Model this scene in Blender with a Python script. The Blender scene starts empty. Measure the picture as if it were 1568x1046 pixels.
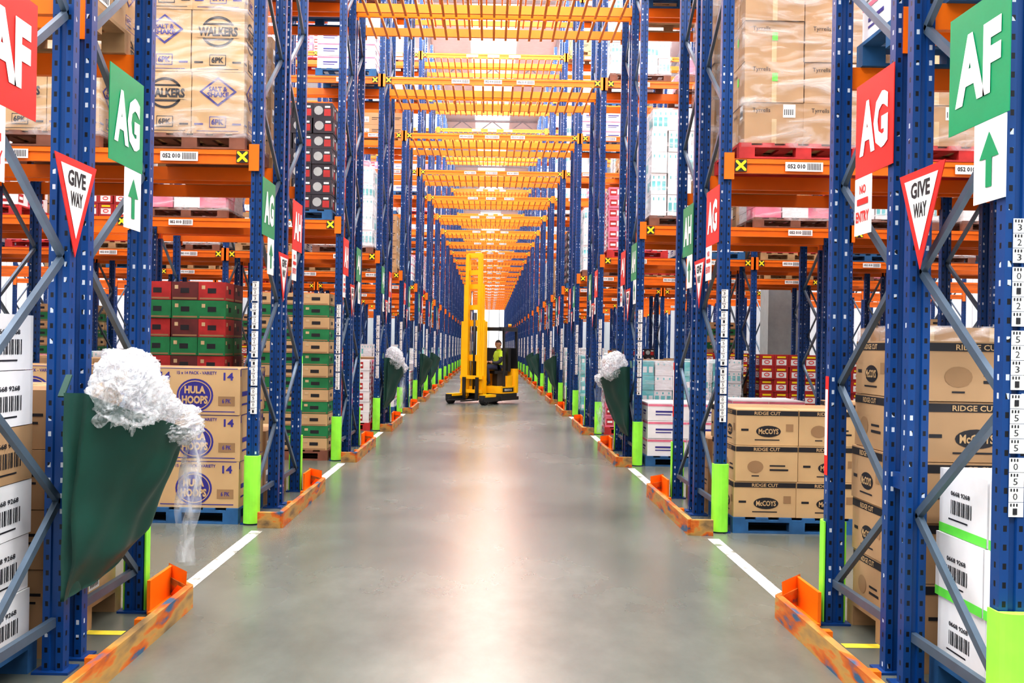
import bpy, math, random, bmesh
from mathutils import Matrix, Vector, noise
random.seed(7)
scene = bpy.context.scene
COL = scene.collection

# ---------------------------------------------------------------- materials
MATS = {}
def newmat(name):
    m = bpy.data.materials.new(name); m.use_nodes = True
    nt = m.node_tree; b = nt.nodes['Principled BSDF']
    MATS[name] = m
    return m, nt, b
def pmat(name, col, rough=0.5, metal=0.0, var=0.12, scale=6.0, bump=0.0):
    m, nt, b = newmat(name)
    tc = nt.nodes.new('ShaderNodeTexCoord'); n = nt.nodes.new('ShaderNodeTexNoise')
    n.inputs['Scale'].default_value = scale; n.inputs['Detail'].default_value = 3
    nt.links.new(tc.outputs['Object'], n.inputs['Vector'])
    r = nt.nodes.new('ShaderNodeValToRGB')
    r.color_ramp.elements[0].position = 0.3; r.color_ramp.elements[1].position = 0.7
    r.color_ramp.elements[0].color = (*[max(0, c*(1-var)) for c in col], 1)
    r.color_ramp.elements[1].color = (*[min(1, c*(1+var)) for c in col], 1)
    nt.links.new(n.outputs['Fac'], r.inputs['Fac'])
    nt.links.new(r.outputs['Color'], b.inputs['Base Color'])
    b.inputs['Roughness'].default_value = rough; b.inputs['Metallic'].default_value = metal
    if bump:
        bp = nt.nodes.new('ShaderNodeBump'); bp.inputs['Strength'].default_value = bump
        nt.links.new(n.outputs['Fac'], bp.inputs['Height']); nt.links.new(bp.outputs['Normal'], b.inputs['Normal'])
    return m

# perforated blue upright steel (uv = metres across the face / height)
def upright_mat():
    m, nt, b = newmat('upright_blue')
    N = nt.nodes.new; L = nt.links.new
    uv = N('ShaderNodeUVMap'); sp = N('ShaderNodeSeparateXYZ'); L(uv.outputs[0], sp.inputs[0])
    def M(op, a, c=None):
        n = N('ShaderNodeMath'); n.operation = op
        for i, v in enumerate((a, c)):
            if v is None: continue
            if isinstance(v, (int, float)): n.inputs[i].default_value = v
            else: L(v, n.inputs[i])
        return n.outputs[0]
    au = M('ABSOLUTE', sp.outputs['X'])
    du = M('ABSOLUTE', M('SUBTRACT', au, 0.032))
    h1 = M('LESS_THAN', du, 0.0075)
    fv = M('ABSOLUTE', M('SUBTRACT', M('FRACT', M('DIVIDE', sp.outputs['Y'], 0.076)), 0.5))
    h2 = M('LESS_THAN', fv, 0.16)
    hole = M('MULTIPLY', h1, h2)
    wn = N('ShaderNodeTexNoise'); wn.inputs['Scale'].default_value = 1.3
    tc = N('ShaderNodeTexCoord'); L(tc.outputs['Object'], wn.inputs['Vector'])
    base = N('ShaderNodeMixRGB'); base.inputs[1].default_value = (0.002, 0.036, 0.15, 1); base.inputs[2].default_value = (0.003, 0.062, 0.24, 1)
    L(wn.outputs['Fac'], base.inputs[0])
    w2 = N('ShaderNodeTexNoise'); w2.inputs['Scale'].default_value = 5
    L(tc.outputs['Object'], w2.inputs['Vector'])
    hc = N('ShaderNodeMixRGB'); hc.inputs[1].default_value = (0.003, 0.004, 0.009, 1); hc.inputs[2].default_value = (0.5, 0.55, 0.62, 1)  # painted holes: dark, some pale to stand for light showing through
    L(M('GREATER_THAN', w2.outputs['Fac'], 0.58), hc.inputs[0])
    mx = N('ShaderNodeMixRGB'); L(hole, mx.inputs[0]); L(base.outputs[0], mx.inputs[1]); L(hc.outputs[0], mx.inputs[2])
    L(mx.outputs[0], b.inputs['Base Color']); b.inputs['Roughness'].default_value = 0.38
upright_mat()
pmat('frame_blue', (0.003, 0.045, 0.19), 0.4)
pmat('brace_steel', (0.10, 0.145, 0.20), 0.4, 0.4)
pmat('beam_orange', (0.84, 0.175, 0.006), 0.38, var=0.12, scale=2)
pmat('beam_amber', (1.0, 0.25, 0.008), 0.40, var=0.12, scale=2)  # same beam orange, colour brightened for the strongly lit tunnel beams
pmat('guard_lime', (0.28, 0.82, 0.06), 0.45)
pmat('white_paper', (0.82, 0.83, 0.82), 0.55, var=0.03)
pmat('black_print', (0.015, 0.015, 0.02), 0.6)
pmat('navy_print', (0.035, 0.03, 0.24), 0.6)
pmat('red_print', (0.70, 0.02, 0.02), 0.45)
pmat('sign_red', (0.68, 0.025, 0.02), 0.35, var=0.03)
pmat('sign_green', (0.0, 0.27, 0.11), 0.35, var=0.03)
pmat('sign_white', (0.86, 0.88, 0.86), 0.35, var=0.02)
pmat('tag_yellow', (0.95, 0.72, 0.02), 0.4)
pmat('card_tan', (0.42, 0.265, 0.14), 0.75, var=0.10, scale=2.5)
pmat('card_light', (0.52, 0.35, 0.18), 0.75, var=0.10, scale=2.5)
pmat('card_brown', (0.30, 0.18, 0.09), 0.8, var=0.12, scale=2.5)
pmat('card_green', (0.012, 0.19, 0.065), 0.6, var=0.15)
pmat('card_red', (0.40, 0.025, 0.025), 0.55, var=0.2)
pmat('card_maroon', (0.12, 0.022, 0.022), 0.6, var=0.2)
pmat('card_pink', (0.75, 0.20, 0.30), 0.55, var=0.2)
pmat('card_teal', (0.15, 0.55, 0.58), 0.5, var=0.2)
pmat('card_dark', (0.025, 0.025, 0.035), 0.45, var=0.2)
pmat('card_white', (0.80, 0.80, 0.82), 0.55, var=0.05)
pmat('lime_strip', (0.15, 0.75, 0.08), 0.5)
pmat('tape', (0.56, 0.42, 0.24), 0.3)
pmat('wood_pallet', (0.36, 0.22, 0.11), 0.85, var=0.25, scale=5)
pmat('wood_dark', (0.20, 0.08, 0.05), 0.85, var=0.25, scale=5)
pmat('wood_red', (0.48, 0.03, 0.03), 0.7, var=0.25)
pmat('wood_blue', (0.02, 0.10, 0.24), 0.75, var=0.3, scale=5)
pmat('sack_green', (0.001, 0.045, 0.032), 0.55, var=0.2, scale=3, bump=0.15)
pmat('truck_yellow', (1.0, 0.52, 0.004), 0.35, var=0.04)
pmat('truck_dark', (0.02, 0.022, 0.026), 0.4)
pmat('truck_grey', (0.05, 0.055, 0.06), 0.4)
pmat('rubber', (0.015, 0.015, 0.015), 0.8)
pmat('steel', (0.45, 0.46, 0.48), 0.3, 0.9)
pmat('beacon', (1.0, 0.35, 0.02), 0.3)
pmat('hivis', (0.62, 0.95, 0.04), 0.6)
pmat('jacket', (0.03, 0.035, 0.05), 0.8)
pmat('trousers', (0.03, 0.04, 0.09), 0.8)
pmat('skin', (0.62, 0.36, 0.25), 0.5, var=0.05)
pmat('hair', (0.05, 0.03, 0.02), 0.8)
pmat('line_yellow', (0.75, 0.62, 0.05), 0.5, var=0.2, scale=12)
pmat('panel_white', (0.80, 0.82, 0.84), 0.6, var=0.03)
pmat('roof_grey', (0.70, 0.72, 0.75), 0.6, var=0.04)
pmat('truss_grey', (0.35, 0.37, 0.40), 0.5)
pmat('column_grey', (0.33, 0.36, 0.36), 0.6, var=0.08)

def noise_ramp(name, scale, detail, stops, rough, mapscale=(1, 1, 1)):
    m, nt, b = newmat(name)
    tc = nt.nodes.new('ShaderNodeTexCoord'); n = nt.nodes.new('ShaderNodeTexNoise'); n.inputs['Scale'].default_value = scale; n.inputs['Detail'].default_value = detail
    mp = nt.nodes.new('ShaderNodeMapping'); mp.inputs['Scale'].default_value = mapscale
    nt.links.new(tc.outputs['Object'], mp.inputs[0]); nt.links.new(mp.outputs[0], n.inputs['Vector'])
    r = nt.nodes.new('ShaderNodeValToRGB'); cr = r.color_ramp
    cr.elements[0].position = stops[0][0]; cr.elements[0].color = (*stops[0][1], 1)
    cr.elements[1].position = stops[-1][0]; cr.elements[1].color = (*stops[-1][1], 1)
    for p_, c_ in stops[1:-1]:
        e = cr.elements.new(p_); e.color = (*c_, 1)
    nt.links.new(n.outputs['Fac'], r.inputs[0]); nt.links.new(r.outputs[0], b.inputs['Base Color']); b.inputs['Roughness'].default_value = rough
noise_ramp('kerb_orange', 6, 9, [(.36, (.03, .10, .19)), (.42, (.42, .09, .01)), (.48, (.55, .14, .015)), (.52, (.45, .25, .06)), (.60, (.33, .20, .07)), (.70, (.15, .10, .05))], .5, (1, .35, 1.6))
noise_ramp('line_white', 11, 10, [(.34, (.18, .19, .16)), (.44, (.50, .51, .49)), (.52, (.74, .75, .73)), (.7, (.78, .79, .77))], .4, (1, .6, 1))

# polished concrete
m, nt, b = newmat('polished_concrete')
N = nt.nodes.new; L = nt.links.new
tc = N('ShaderNodeTexCoord')
mp0 = N('ShaderNodeMapping'); mp0.inputs['Scale'].default_value = (1, .55, 1); L(tc.outputs['Object'], mp0.inputs[0])
n1 = N('ShaderNodeTexNoise'); n1.inputs['Scale'].default_value = 0.7; n1.inputs['Detail'].default_value = 4; n1.inputs['Roughness'].default_value = 0.5
n2 = N('ShaderNodeTexNoise'); n2.inputs['Scale'].default_value = 3.5; n2.inputs['Detail'].default_value = 9; n2.inputs['Roughness'].default_value = .6
L(mp0.outputs[0], n1.inputs['Vector']); L(mp0.outputs[0], n2.inputs['Vector'])
r1 = N('ShaderNodeValToRGB'); r1.color_ramp.elements[0].position = .3; r1.color_ramp.elements[1].position = .72
r1.color_ramp.elements[0].color = (0.098, 0.108, 0.090, 1); r1.color_ramp.elements[1].color = (0.145, 0.156, 0.134, 1)
L(n1.outputs['Fac'], r1.inputs[0])
r2 = N('ShaderNodeValToRGB'); r2.color_ramp.elements[0].position = .3; r2.color_ramp.elements[1].position = .75
r2.color_ramp.elements[0].color = (0.86, 0.86, 0.86, 1); r2.color_ramp.elements[1].color = (1.13, 1.13, 1.13, 1)
L(n2.outputs['Fac'], r2.inputs[0])
mx = N('ShaderNodeMixRGB'); mx.blend_type = 'MULTIPLY'; mx.inputs[0].default_value = 1
L(r1.outputs[0], mx.inputs[1]); L(r2.outputs[0], mx.inputs[2]); L(mx.outputs[0], b.inputs['Base Color'])
mr = N('ShaderNodeMapRange'); mr.inputs[1].default_value = .3; mr.inputs[2].default_value = .7; mr.inputs[3].default_value = .23; mr.inputs[4].default_value = .29
L(n1.outputs['Fac'], mr.inputs[0]); L(mr.outputs[0], b.inputs['Roughness'])
b.inputs['Specular IOR Level'].default_value = 0.6

# stretch film
def film(name, lo, hi, scale, stretch=(1, 1, 4), col=(0.85, 0.87, 0.9), rough=.18, translucent=0.0):
    m, nt, b = newmat(name)
    N = nt.nodes.new; L = nt.links.new
    tc = N('ShaderNodeTexCoord'); mp = N('ShaderNodeMapping'); mp.inputs['Scale'].default_value = stretch; mp.inputs['Rotation'].default_value = (0.3, 0.3, 0)
    n = N('ShaderNodeTexNoise'); n.inputs['Scale'].default_value = scale; n.inputs['Detail'].default_value = 6; n.inputs['Distortion'].default_value = 1.2
    L(tc.outputs['Object'], mp.inputs[0]); L(mp.outputs[0], n.inputs['Vector'])
    mr = N('ShaderNodeMapRange'); mr.inputs[1].default_value = .42; mr.inputs[2].default_value = .75; mr.inputs[3].default_value = lo; mr.inputs[4].default_value = hi
    L(n.outputs['Fac'], mr.inputs[0])
    tr = N('ShaderNodeBsdfTransparent'); ms = N('ShaderNodeMixShader')
    b.inputs['Base Color'].default_value = (*col, 1); b.inputs['Roughness'].default_value = rough
    bp = N('ShaderNodeBump'); bp.inputs['Strength'].default_value = .6; bp.inputs['Distance'].default_value = .03
    L(n.outputs['Fac'], bp.inputs['Height']); L(bp.outputs[0], b.inputs['Normal'])
    src = b.outputs[0]
    if translucent:
        tl = N('ShaderNodeBsdfTranslucent'); tl.inputs[0].default_value = (.95, .97, 1, 1); m2 = N('ShaderNodeMixShader'); m2.inputs[0].default_value = translucent
        L(src, m2.inputs[1]); L(tl.outputs[0], m2.inputs[2]); src = m2.outputs[0]
    L(mr.outputs[0], ms.inputs[0]); L(tr.outputs[0], ms.inputs[1]); L(src, ms.inputs[2])
    L(ms.outputs[0], nt.nodes['Material Output'].inputs[0])
film('stretch_film', 0.03, 0.48, 2.2, rough=.12)
film('loose_film', 0.05, 0.50, 7.0, (1, 1, .4))
film('crumpled_plastic', 0.22, 0.85, 4.0, (1, 1, 1), (.93, .95, .98), .15, .35)
def glow(name, st):
    m, nt, b = newmat(name); b.inputs['Base Color'].default_value = (1, 1, 1, 1)
    b.inputs['Emission Color'].default_value = (0.95, 0.975, 1.0, 1); b.inputs['Emission Strength'].default_value = st
glow('skylight_glow', 2.4); glow('window_glow', 1.5); glow('end_glow', .7)

# ---------------------------------------------------------------- mesh builder
_text = {}
def text_geo(s, bold=0.0):
    k = (s, bold)
    if k in _text: return _text[k]
    c = bpy.data.curves.new('t', 'FONT'); c.body = s; c.size = 1.0; c.align_x = 'CENTER'; c.align_y = 'CENTER'
    c.resolution_u = 2; c.offset = bold
    o = bpy.data.objects.new('t', c); COL.objects.link(o)
    me = bpy.data.meshes.new_from_object(o)
    vs = [v.co.copy() for v in me.vertices]; fs = [tuple(p.vertices) for p in me.polygons]
    xs = [v.x for v in vs] or [0]; ys = [v.y for v in vs] or [0]
    cx = (min(xs)+max(xs))/2; cy = (min(ys)+max(ys))/2; w = max(xs)-min(xs) or 1; h = max(ys)-min(ys) or 1
    vs = [((v.x-cx)/w, (v.y-cy)/h) for v in vs]
    bpy.data.objects.remove(o); bpy.data.curves.remove(c); bpy.data.meshes.remove(me)
    _text[k] = (vs, fs); return _text[k]

class MB:
    def __init__(s): s.v = []; s.f = []; s.m = []; s.uv = {}; s.sm = set()
    def face(s, idx, mat, uv=None, smooth=False):
        if uv: s.uv[len(s.f)] = uv
        if smooth: s.sm.add(len(s.f))
        s.f.append(tuple(idx)); s.m.append(mat)
    def box(s, x0, y0, z0, x1, y1, z1, mat):
        if x0 > x1: x0, x1 = x1, x0
        if y0 > y1: y0, y1 = y1, y0
        b = len(s.v)
        s.v += [(x0,y0,z0),(x1,y0,z0),(x1,y1,z0),(x0,y1,z0),(x0,y0,z1),(x1,y0,z1),(x1,y1,z1),(x0,y1,z1)]
        for q in ((0,3,2,1),(4,5,6,7),(0,1,5,4),(1,2,6,5),(2,3,7,6),(3,0,4,7)): s.face([b+i for i in q], mat)
    def bar(s, a, c, w, h, mat, up=(0, 0, 1)):
        a = Vector(a); c = Vector(c); d = (c-a).normalized(); u = Vector(up)
        if abs(d.dot(u)) > .98: u = Vector((1, 0, 0))
        sx = d.cross(u).normalized()*w/2; sy = sx.cross(d).normalized()*h/2
        b = len(s.v)
        for p in (a, c):
            for q in (-sx-sy, sx-sy, sx+sy, -sx+sy): s.v.append(tuple(p+q))
        for q in ((0,1,2,3),(7,6,5,4),(0,4,5,1),(1,5,6,2),(2,6,7,3),(3,7,4,0)): s.face([b+i for i in q], mat)
    def cyl(s, a, c, r, mat, n=14, r2=None, smooth=True):
        a = Vector(a); c = Vector(c); d = (c-a).normalized(); r2 = r if r2 is None else r2
        u = d.orthogonal().normalized(); w = d.cross(u); b = len(s.v)
        for p, rr in ((a, r), (c, r2)):
            for i in range(n):
                t = 2*math.pi*i/n; s.v.append(tuple(p+u*math.cos(t)*rr+w*math.sin(t)*rr))
        for i in range(n):
            j = (i+1) % n; s.face((b+i, b+j, b+n+j, b+n+i), mat, smooth=smooth)
        s.face([b+i for i in range(n)][::-1], mat); s.face([b+n+i for i in range(n)], mat)
    def prism(s, pts, z0, z1, mat, M=None):
        b = len(s.v); n = len(pts)
        for z in (z0, z1):
            for p in pts:
                q = (p[0], p[1], z)
                if M is not None: q = tuple(M @ Vector(q))
                s.v.append(q)
        for i in range(n):
            j = (i+1) % n; s.face((b+i, b+j, b+n+j, b+n+i), mat)
        s.face([b+i for i in range(n)][::-1], mat); s.face([b+n+i for i in range(n)], mat)
    def quad(s, M, x0, y0, x1, y1, mat, lift=0.002):
        b = len(s.v)
        for p in ((x0,y0),(x1,y0),(x1,y1),(x0,y1)): s.v.append(tuple(M @ Vector((p[0], p[1], lift))))
        s.face((b, b+1, b+2, b+3), mat)
    def poly(s, M, pts, mat, lift=0.002):
        b = len(s.v)
        for p in pts: s.v.append(tuple(M @ Vector((p[0], p[1], lift))))
        s.face(range(b, b+len(pts)), mat)
    def ring(s, M, cx, cy, rx, ry, t, mat, lift=.002, n=20):
        b = len(s.v)
        for k in (0, 1):
            for i in range(n):
                a = 2*math.pi*i/n; s.v.append(tuple(M @ Vector((cx+(rx-k*t)*math.cos(a), cy+(ry-k*t)*math.sin(a), lift))))
        for i in range(n):
            j = (i+1) % n; s.face((b+i, b+j, b+n+j, b+n+i), mat)
    def text(s, M, t, cx, cy, w, h, mat, bold=0.02, lift=.003):
        vs, fs = text_geo(t, bold); b = len(s.v)
        for v in vs: s.v.append(tuple(M @ Vector((cx+v[0]*w, cy+v[1]*h, lift))))
        for f in fs: s.face([b+i for i in f], mat)
    def append(s, o, M):
        b = len(s.v); fb = len(s.f)
        s.v += [tuple(M @ Vector(v)) for v in o.v]
        s.f += [tuple(b+i for i in f) for f in o.f]; s.m += o.m
        for k, u in o.uv.items(): s.uv[fb+k] = u
        for k in o.sm: s.sm.add(fb+k)
    def mesh(s, name):
        me = bpy.data.meshes.new(name); me.from_pydata(s.v, [], s.f)
        names = sorted(set(s.m)); idx = {n: i for i, n in enumerate(names)}
        for n in names: me.materials.append(MATS[n])
        me.polygons.foreach_set('material_index', [idx[x] for x in s.m])
        if s.sm: me.polygons.foreach_set('use_smooth', [i in s.sm for i in range(len(s.f))])
        if s.uv:
            ul = me.uv_layers.new(name='UVMap'); dat = []
            for i, f in enumerate(s.f):
                u = s.uv.get(i)
                if u:
                    for q in u: dat += [q[0], q[1]]
                else: dat += [9.0, 9.0]*len(f)
            ul.data.foreach_set('uv', dat)
        me.update(); return me
def put(name, me, loc=(0, 0, 0), rot=0.0, parent=None, sc=None):
    if isinstance(me, MB): me = me.mesh(name)
    o = bpy.data.objects.new(name, me); COL.objects.link(o); o.location = loc; o.rotation_euler = (0, 0, rot)
    if sc: o.scale = sc
    if parent: o.parent = parent
    return o
def fr(o, X):
    X = Vector(X); Y = Vector((0, 0, 1)); Z = X.cross(Y)
    return Matrix(((X.x, Y.x, Z.x, o[0]), (X.y, Y.y, Z.y, o[1]), (X.z, Y.z, Z.z, o[2]), (0, 0, 0, 1)))

# ---------------------------------------------------------------- layout
XU = 2.12; BAY = 2.93; DEP = 2.10; PER = 5.0; Y1 = 4.0; NP = 27; LV = [3.25, 6.62, 10.02]; HB = 0.13; TOP = 11.9
YS = [0.0, 0.90, 1.12, 2.02]   # front faces of the four upright lines

def upright(mb, x, y, back=False):
    pr = [(-.052, 0), (-.016, 0), (-.011, .012), (.011, .012), (.016, 0), (.052, 0), (.052, .072), (.02, .072), (-.02, .072), (-.052, .072)]
    b = len(mb.v); n = len(pr)
    for z in (0, TOP):
        for p in pr: mb.v.append((x+p[0], y+p[1], z))
    for i in range(n):
        j = (i+1) % n; p, q = pr[i], pr[j]
        if abs(p[0]-q[0]) < 1e-4: ua, ub = p[1]-.004, q[1]-.004
        else: ua, ub = p[0], q[0]
        mb.face((b+i, b+j, b+n+j, b+n+i), 'upright_blue', uv=[(ua, 0), (ub, 0), (ub, TOP), (ua, TOP)])
    mb.box(x-.09, y-.03, 0.0, x+.09, y+.11, .012, 'frame_blue')

def beam(mb, x0, x1, y, z, mat, front=-1, labels=True):
    mb.box(x0, y, z, x1, y+.045, z+HB, mat)
    yy = y-.012 if front < 0 else y+.045
    mb.box(x0, yy, z+HB-.045, x1, yy+.012, z+HB-.003, mat)
    for xe, s in ((x0, 1), (x1, -1)):
        yf = y-.02 if front < 0 else y+.05
        mb.box(xe-.075*s, yf, z-.06, xe+.015*s, yf+.02-.004, z+HB+.05, mat)
    if labels:
        F = fr(((x0+x1)/2, y-.013 if front < 0 else y+.058, z+HB/2), (1, 0, 0) if front < 0 else (-1, 0, 0))
        hw = (x1-x0)/2
        for s in (-1, 1):
            c = s*(hw-.075)
            mb.quad(F, c-.055, -.055, c+.055, .055, 'black_print', .003)
            mb.poly(F, [(c-.048,-.048),(c-.030,-.048),(c+.048,.030),(c+.048,.048),(c+.030,.048),(c-.048,-.030)], 'tag_yellow', .005)
            mb.poly(F, [(c+.048,-.048),(c+.048,-.030),(c-.030,.048),(c-.048,.048),(c-.048,.030),(c+.030,-.048)], 'tag_yellow', .006)
        for c in ((-.62, .0, .62) if hw > 1.5 else (-.72*hw+.25, .72*hw-.25)):
            mb.quad(F, c-.17, -.045, c+.17, .038, 'white_paper', .004)
            mb.text(F, '052 010', c-.07, .0, .16, .04, 'black_print', .03, .006)
            for k in range(9):
                mb.quad(F, c+.03+k*.014, -.032, c+.037+k*.014, .028, 'black_print', .006)

def rack_mesh(nb, detail=True):
    mb = MB()
    xs = [s*(XU+k*BAY) for s in (-1, 1) for k in range(nb+1)]
    for x in xs:
        for y in YS: upright(mb, x, y)
        for y0, y1 in ((YS[0]+.07, YS[1]+.01), (YS[2]+.07, YS[3]+.01)):
            z = .25; flip = (y0 > 1)
            mb.bar((x, y0, z), (x, y1, z), .03, .045, 'brace_steel')
            while z+.6 < TOP-.1:
                a, c = (y1, y0) if flip else (y0, y1)
                mb.bar((x+.012, a, z), (x+.012, c, z+.6), .028, .038, 'brace_steel')
                z += .6; flip = not flip
            mb.bar((x, y0, TOP-.2), (x, y1, TOP-.2), .03, .045, 'brace_steel')
        for z in (1.0, 4.6, 8.4):   # row spacers
            mb.bar((x, YS[1]+.08, z), (x, YS[2], z), .06, .08, 'frame_blue')
    BY = [(YS[0]-.005, -1), (YS[1]+.02, 1), (YS[2]+.02, -1), (YS[3]+.035, 1)]
    for li, z in enumerate(LV):
        for i, (y, f) in enumerate(BY):
            for s in (-1, 1):
                for k in range(nb):
                    x0 = XU+k*BAY+.054; x1 = x0+BAY-.108
                    if s < 0: x0, x1 = -x1, -x0
                    beam(mb, x0, x1, y, z, 'beam_orange', f, labels=(i == 0 and k < 2))
            if li > 0:
                beam(mb, -XU+.054, XU-.054, y, z, 'beam_amber', f, labels=(i == 0))
        if li > 0:
            for (ya, yb) in ((BY[0][0]-.03, BY[1][0]+.075), (BY[2][0]-.03, BY[3][0]+.075)):
                k = -1.9
                while k < 1.95:
                    mb.box(k-.018, ya, z-.03, k+.018, yb, z, 'beam_amber'); k += .19
    # column protectors and height / location strips at the tunnel edge
    for s in (-1, 1):
        for y, f in ((YS[0], -1), (YS[3]+.072, 1)):
            pts = []
            for i in range(9):
                a = math.pi*i/8; pts.append((s*XU+.068*math.cos(a), y+f*(.012+.05*math.sin(a)) ))
            pts += [(s*XU-.068, y-f*.06), (s*XU-.058, y-f*.06), (s*XU-.058, y+f*.008), (s*XU+.058, y+f*.008), (s*XU+.058, y-f*.06), (s*XU+.068, y-f*.06)]
            if f > 0: pts = pts[::-1]
            mb.prism(pts[::-1], .013, .62, 'guard_lime')
        F = fr((s*XU+.008, YS[0], 0), (1, 0, 0))
        z = 1.02; rr = random.Random(5); k = 0
        while z < 2.17:
            mb.quad(F, -.030, z-.022, .030, z+.036, 'white_paper', .004)
            mb.text(F, rr.choice(['1', '2', '0', '3', '1', '5']), -.005, z, .018, .026, 'black_print', .0, .007)
            for q in range(3): mb.quad(F, -.024+q*.012, z+.020, -.018+q*.012, z+.032, 'black_print', .006)
            k += 1; z += .06 if k % 4 else .075
        Fs = fr((s*(XU-.052), 2.056, 0), (0, 1, 0) if s < 0 else (0, -1, 0))
        mb.quad(Fs, -.03, .9, .03, 1.5, 'red_print' if s > 0 else 'lime_strip', .004)
        mb.quad(Fs, -.022, 1.02, .022, 1.42, 'white_paper', .006)
    return mb

near_rack = rack_mesh(4).mesh('pallet_rack'); far_rack = rack_mesh(1).mesh('pallet_rack_far')
mid_rack = rack_mesh(2).mesh('pallet_rack_mid')
for p in range(NP):
    put('pallet_rack', near_rack if p < 7 else (mid_rack if p < 12 else far_rack), (0, Y1+p*PER, 0))

# ---------------------------------------------------------------- pallets and loads (origin: centre of footprint, z=0 underside)
def pallet(mb, w, d, mat):
    for y in (-d/2, -.05, d/2-.1):
        mb.box(-w/2, y, 0, w/2, y+.1, .018, mat)
        for x in (-w/2, -.07, w/2-.14): mb.box(x, y, .018, x+.14, y+.1, .10, mat)
        mb.box(-w/2, y, .10, w/2, y+.1, .12, mat)
    n = 6
    for i in range(n):
        x = -w/2+i*(w-.11)/(n-1); mb.box(x, -d/2, .12, x+.11, d/2, .142, mat)
PH = .142
def faces4(x0, y0, z0, x1, y1, z1):
    cx, cy, cz = (x0+x1)/2, (y0+y1)/2, (z0+z1)/2
    return [(fr((cx, y0, cz), (1, 0, 0)), x1-x0), (fr((x0, cy, cz), (0, -1, 0)), y1-y0), (fr((x1, cy, cz), (0, 1, 0)), y1-y0)]

def p_none(mb, F, w, h, i): pass
def p_pack(mb, F, w, h, i):
    for k in range(3):
        x = -w*.5+w*(k+.5)/3; mb.quad(F, x-w*.11, -h*.30, x+w*.11, h*.12, 'card_teal' if (i % 3) == 1 else 'panel_white'); mb.quad(F, x-w*.04, h*.22, x+w*.04, h*.36, 'card_teal')
def p_label(mb, F, w, h, i):
    mb.quad(F, -w*.38, -h*.3, -w*.05, h*.15, 'white_paper')
    for k in range(6): mb.quad(F, -w*.34+k*w*.045, -h*.25, -w*.32+k*w*.045, -h*.02, 'black_print', .004)
    mb.quad(F, w*.08, h*.05, w*.4, h*.1, 'black_print'); mb.quad(F, w*.08, -h*.08, w*.33, -h*.04, 'black_print')
def p_wlabel(mb, F, w, h, i):
    for k in range(14): mb.quad(F, -w*.30+k*w*.04, -h*.22, -w*.30+k*w*.04+w*(.012+.008*(k % 3)), h*.05, 'black_print')
    mb.text(F, '0668 9268', -w*.05, h*.18, w*.5, h*.09, 'black_print', .02)
    mb.quad(F, -w*.36, -h*.34, w*.15, -h*.31, 'black_print')
def p_tape(mb, F, w, h, i): mb.quad(F, -.025, h*.1, .025, h*.5, 'tape')
def p_ridge(mb, F, w, h, i):
    mb.quad(F, -w*.5+.003, h*.5-.055, w*.5-.003, h*.5-.012, 'black_print')
    mb.text(F, 'RIDGE CUT', 0, h*.5-.034, w*.42, .03, 'card_light', .02, .005)
    if i % 3 < 2:
        mb.poly(F, [(w*.02+w*.20*math.cos(a*math.pi/10), -.035+h*.16*math.sin(a*math.pi/10)) for a in range(20)], 'black_print')
        mb.text(F, 'McCOYS', w*.02, -.035, w*.32, h*.15, 'card_light', .03, .005)
        mb.quad(F, -w*.2, -h*.36, w*.2, -h*.33, 'black_print'); mb.quad(F, -w*.42, -h*.1, -w*.3, -h*.04, 'black_print'); mb.quad(F, w*.3, -h*.1, w*.42, h*.1, 'card_brown')
    else:
        mb.poly(F, [(-w*.18+w*.13*math.cos(a*math.pi/8), -.03+h*.17*math.sin(a*math.pi/8)) for a in range(16)], 'card_brown')
        mb.quad(F, w*.05, -h*.2, w*.35, -h*.15, 'black_print'); mb.quad(F, w*.05, -h*.08, w*.3, -h*.04, 'black_print')
        mb.quad(F, -w*.24, -h*.36, -w*.12, -h*.33, 'black_print')
def p_hoops(mb, F, w, h, i):
    B = 'navy_print'
    mb.text(F, '14', w*.36, h*.33, .09, .07, B, .03); mb.quad(F, -w*.47, h*.5-.006, w*.47, h*.5-.0, B)
    mb.quad(F, -w*.5+.003, h*.5-.07, -w*.5+.03, h*.5-.01, B)
    if w > .6:
        mb.text(F, '14', -w*.40, h*.33, .09, .07, B, .03)
        mb.text(F, '15 x 14 PACK - VARIETY', -w*.02, h*.40, w*.48, .028, B, .02)
        c = -w*.04
        mb.poly(F, [(c+.165*math.cos(a*math.pi/14), -.035+.15*math.sin(a*math.pi/14)) for a in range(28)], B, .002)
        mb.ring(F, c, -.035, .148, .133, .008, 'card_light', .004, n=28)
        mb.text(F, 'HULA', c, .015, .19, .07, 'card_light', .05, .006); mb.text(F, 'HOOPS', c, -.075, .235, .075, 'card_light', .05, .006)
        mb.quad(F, w*.24, -h*.3, w*.44, -h*.1, 'card_brown'); mb.text(F, '6 PK', w*.34, -h*.2, .08, .04, B)
        mb.quad(F, -w*.44, -h*.44, w*.44, -h*.42, B)
    else:
        mb.quad(F, -w*.35, -h*.1, w*.1, 0, B); mb.quad(F, -w*.35, -h*.3, w*.25, -h*.26, B)
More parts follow.
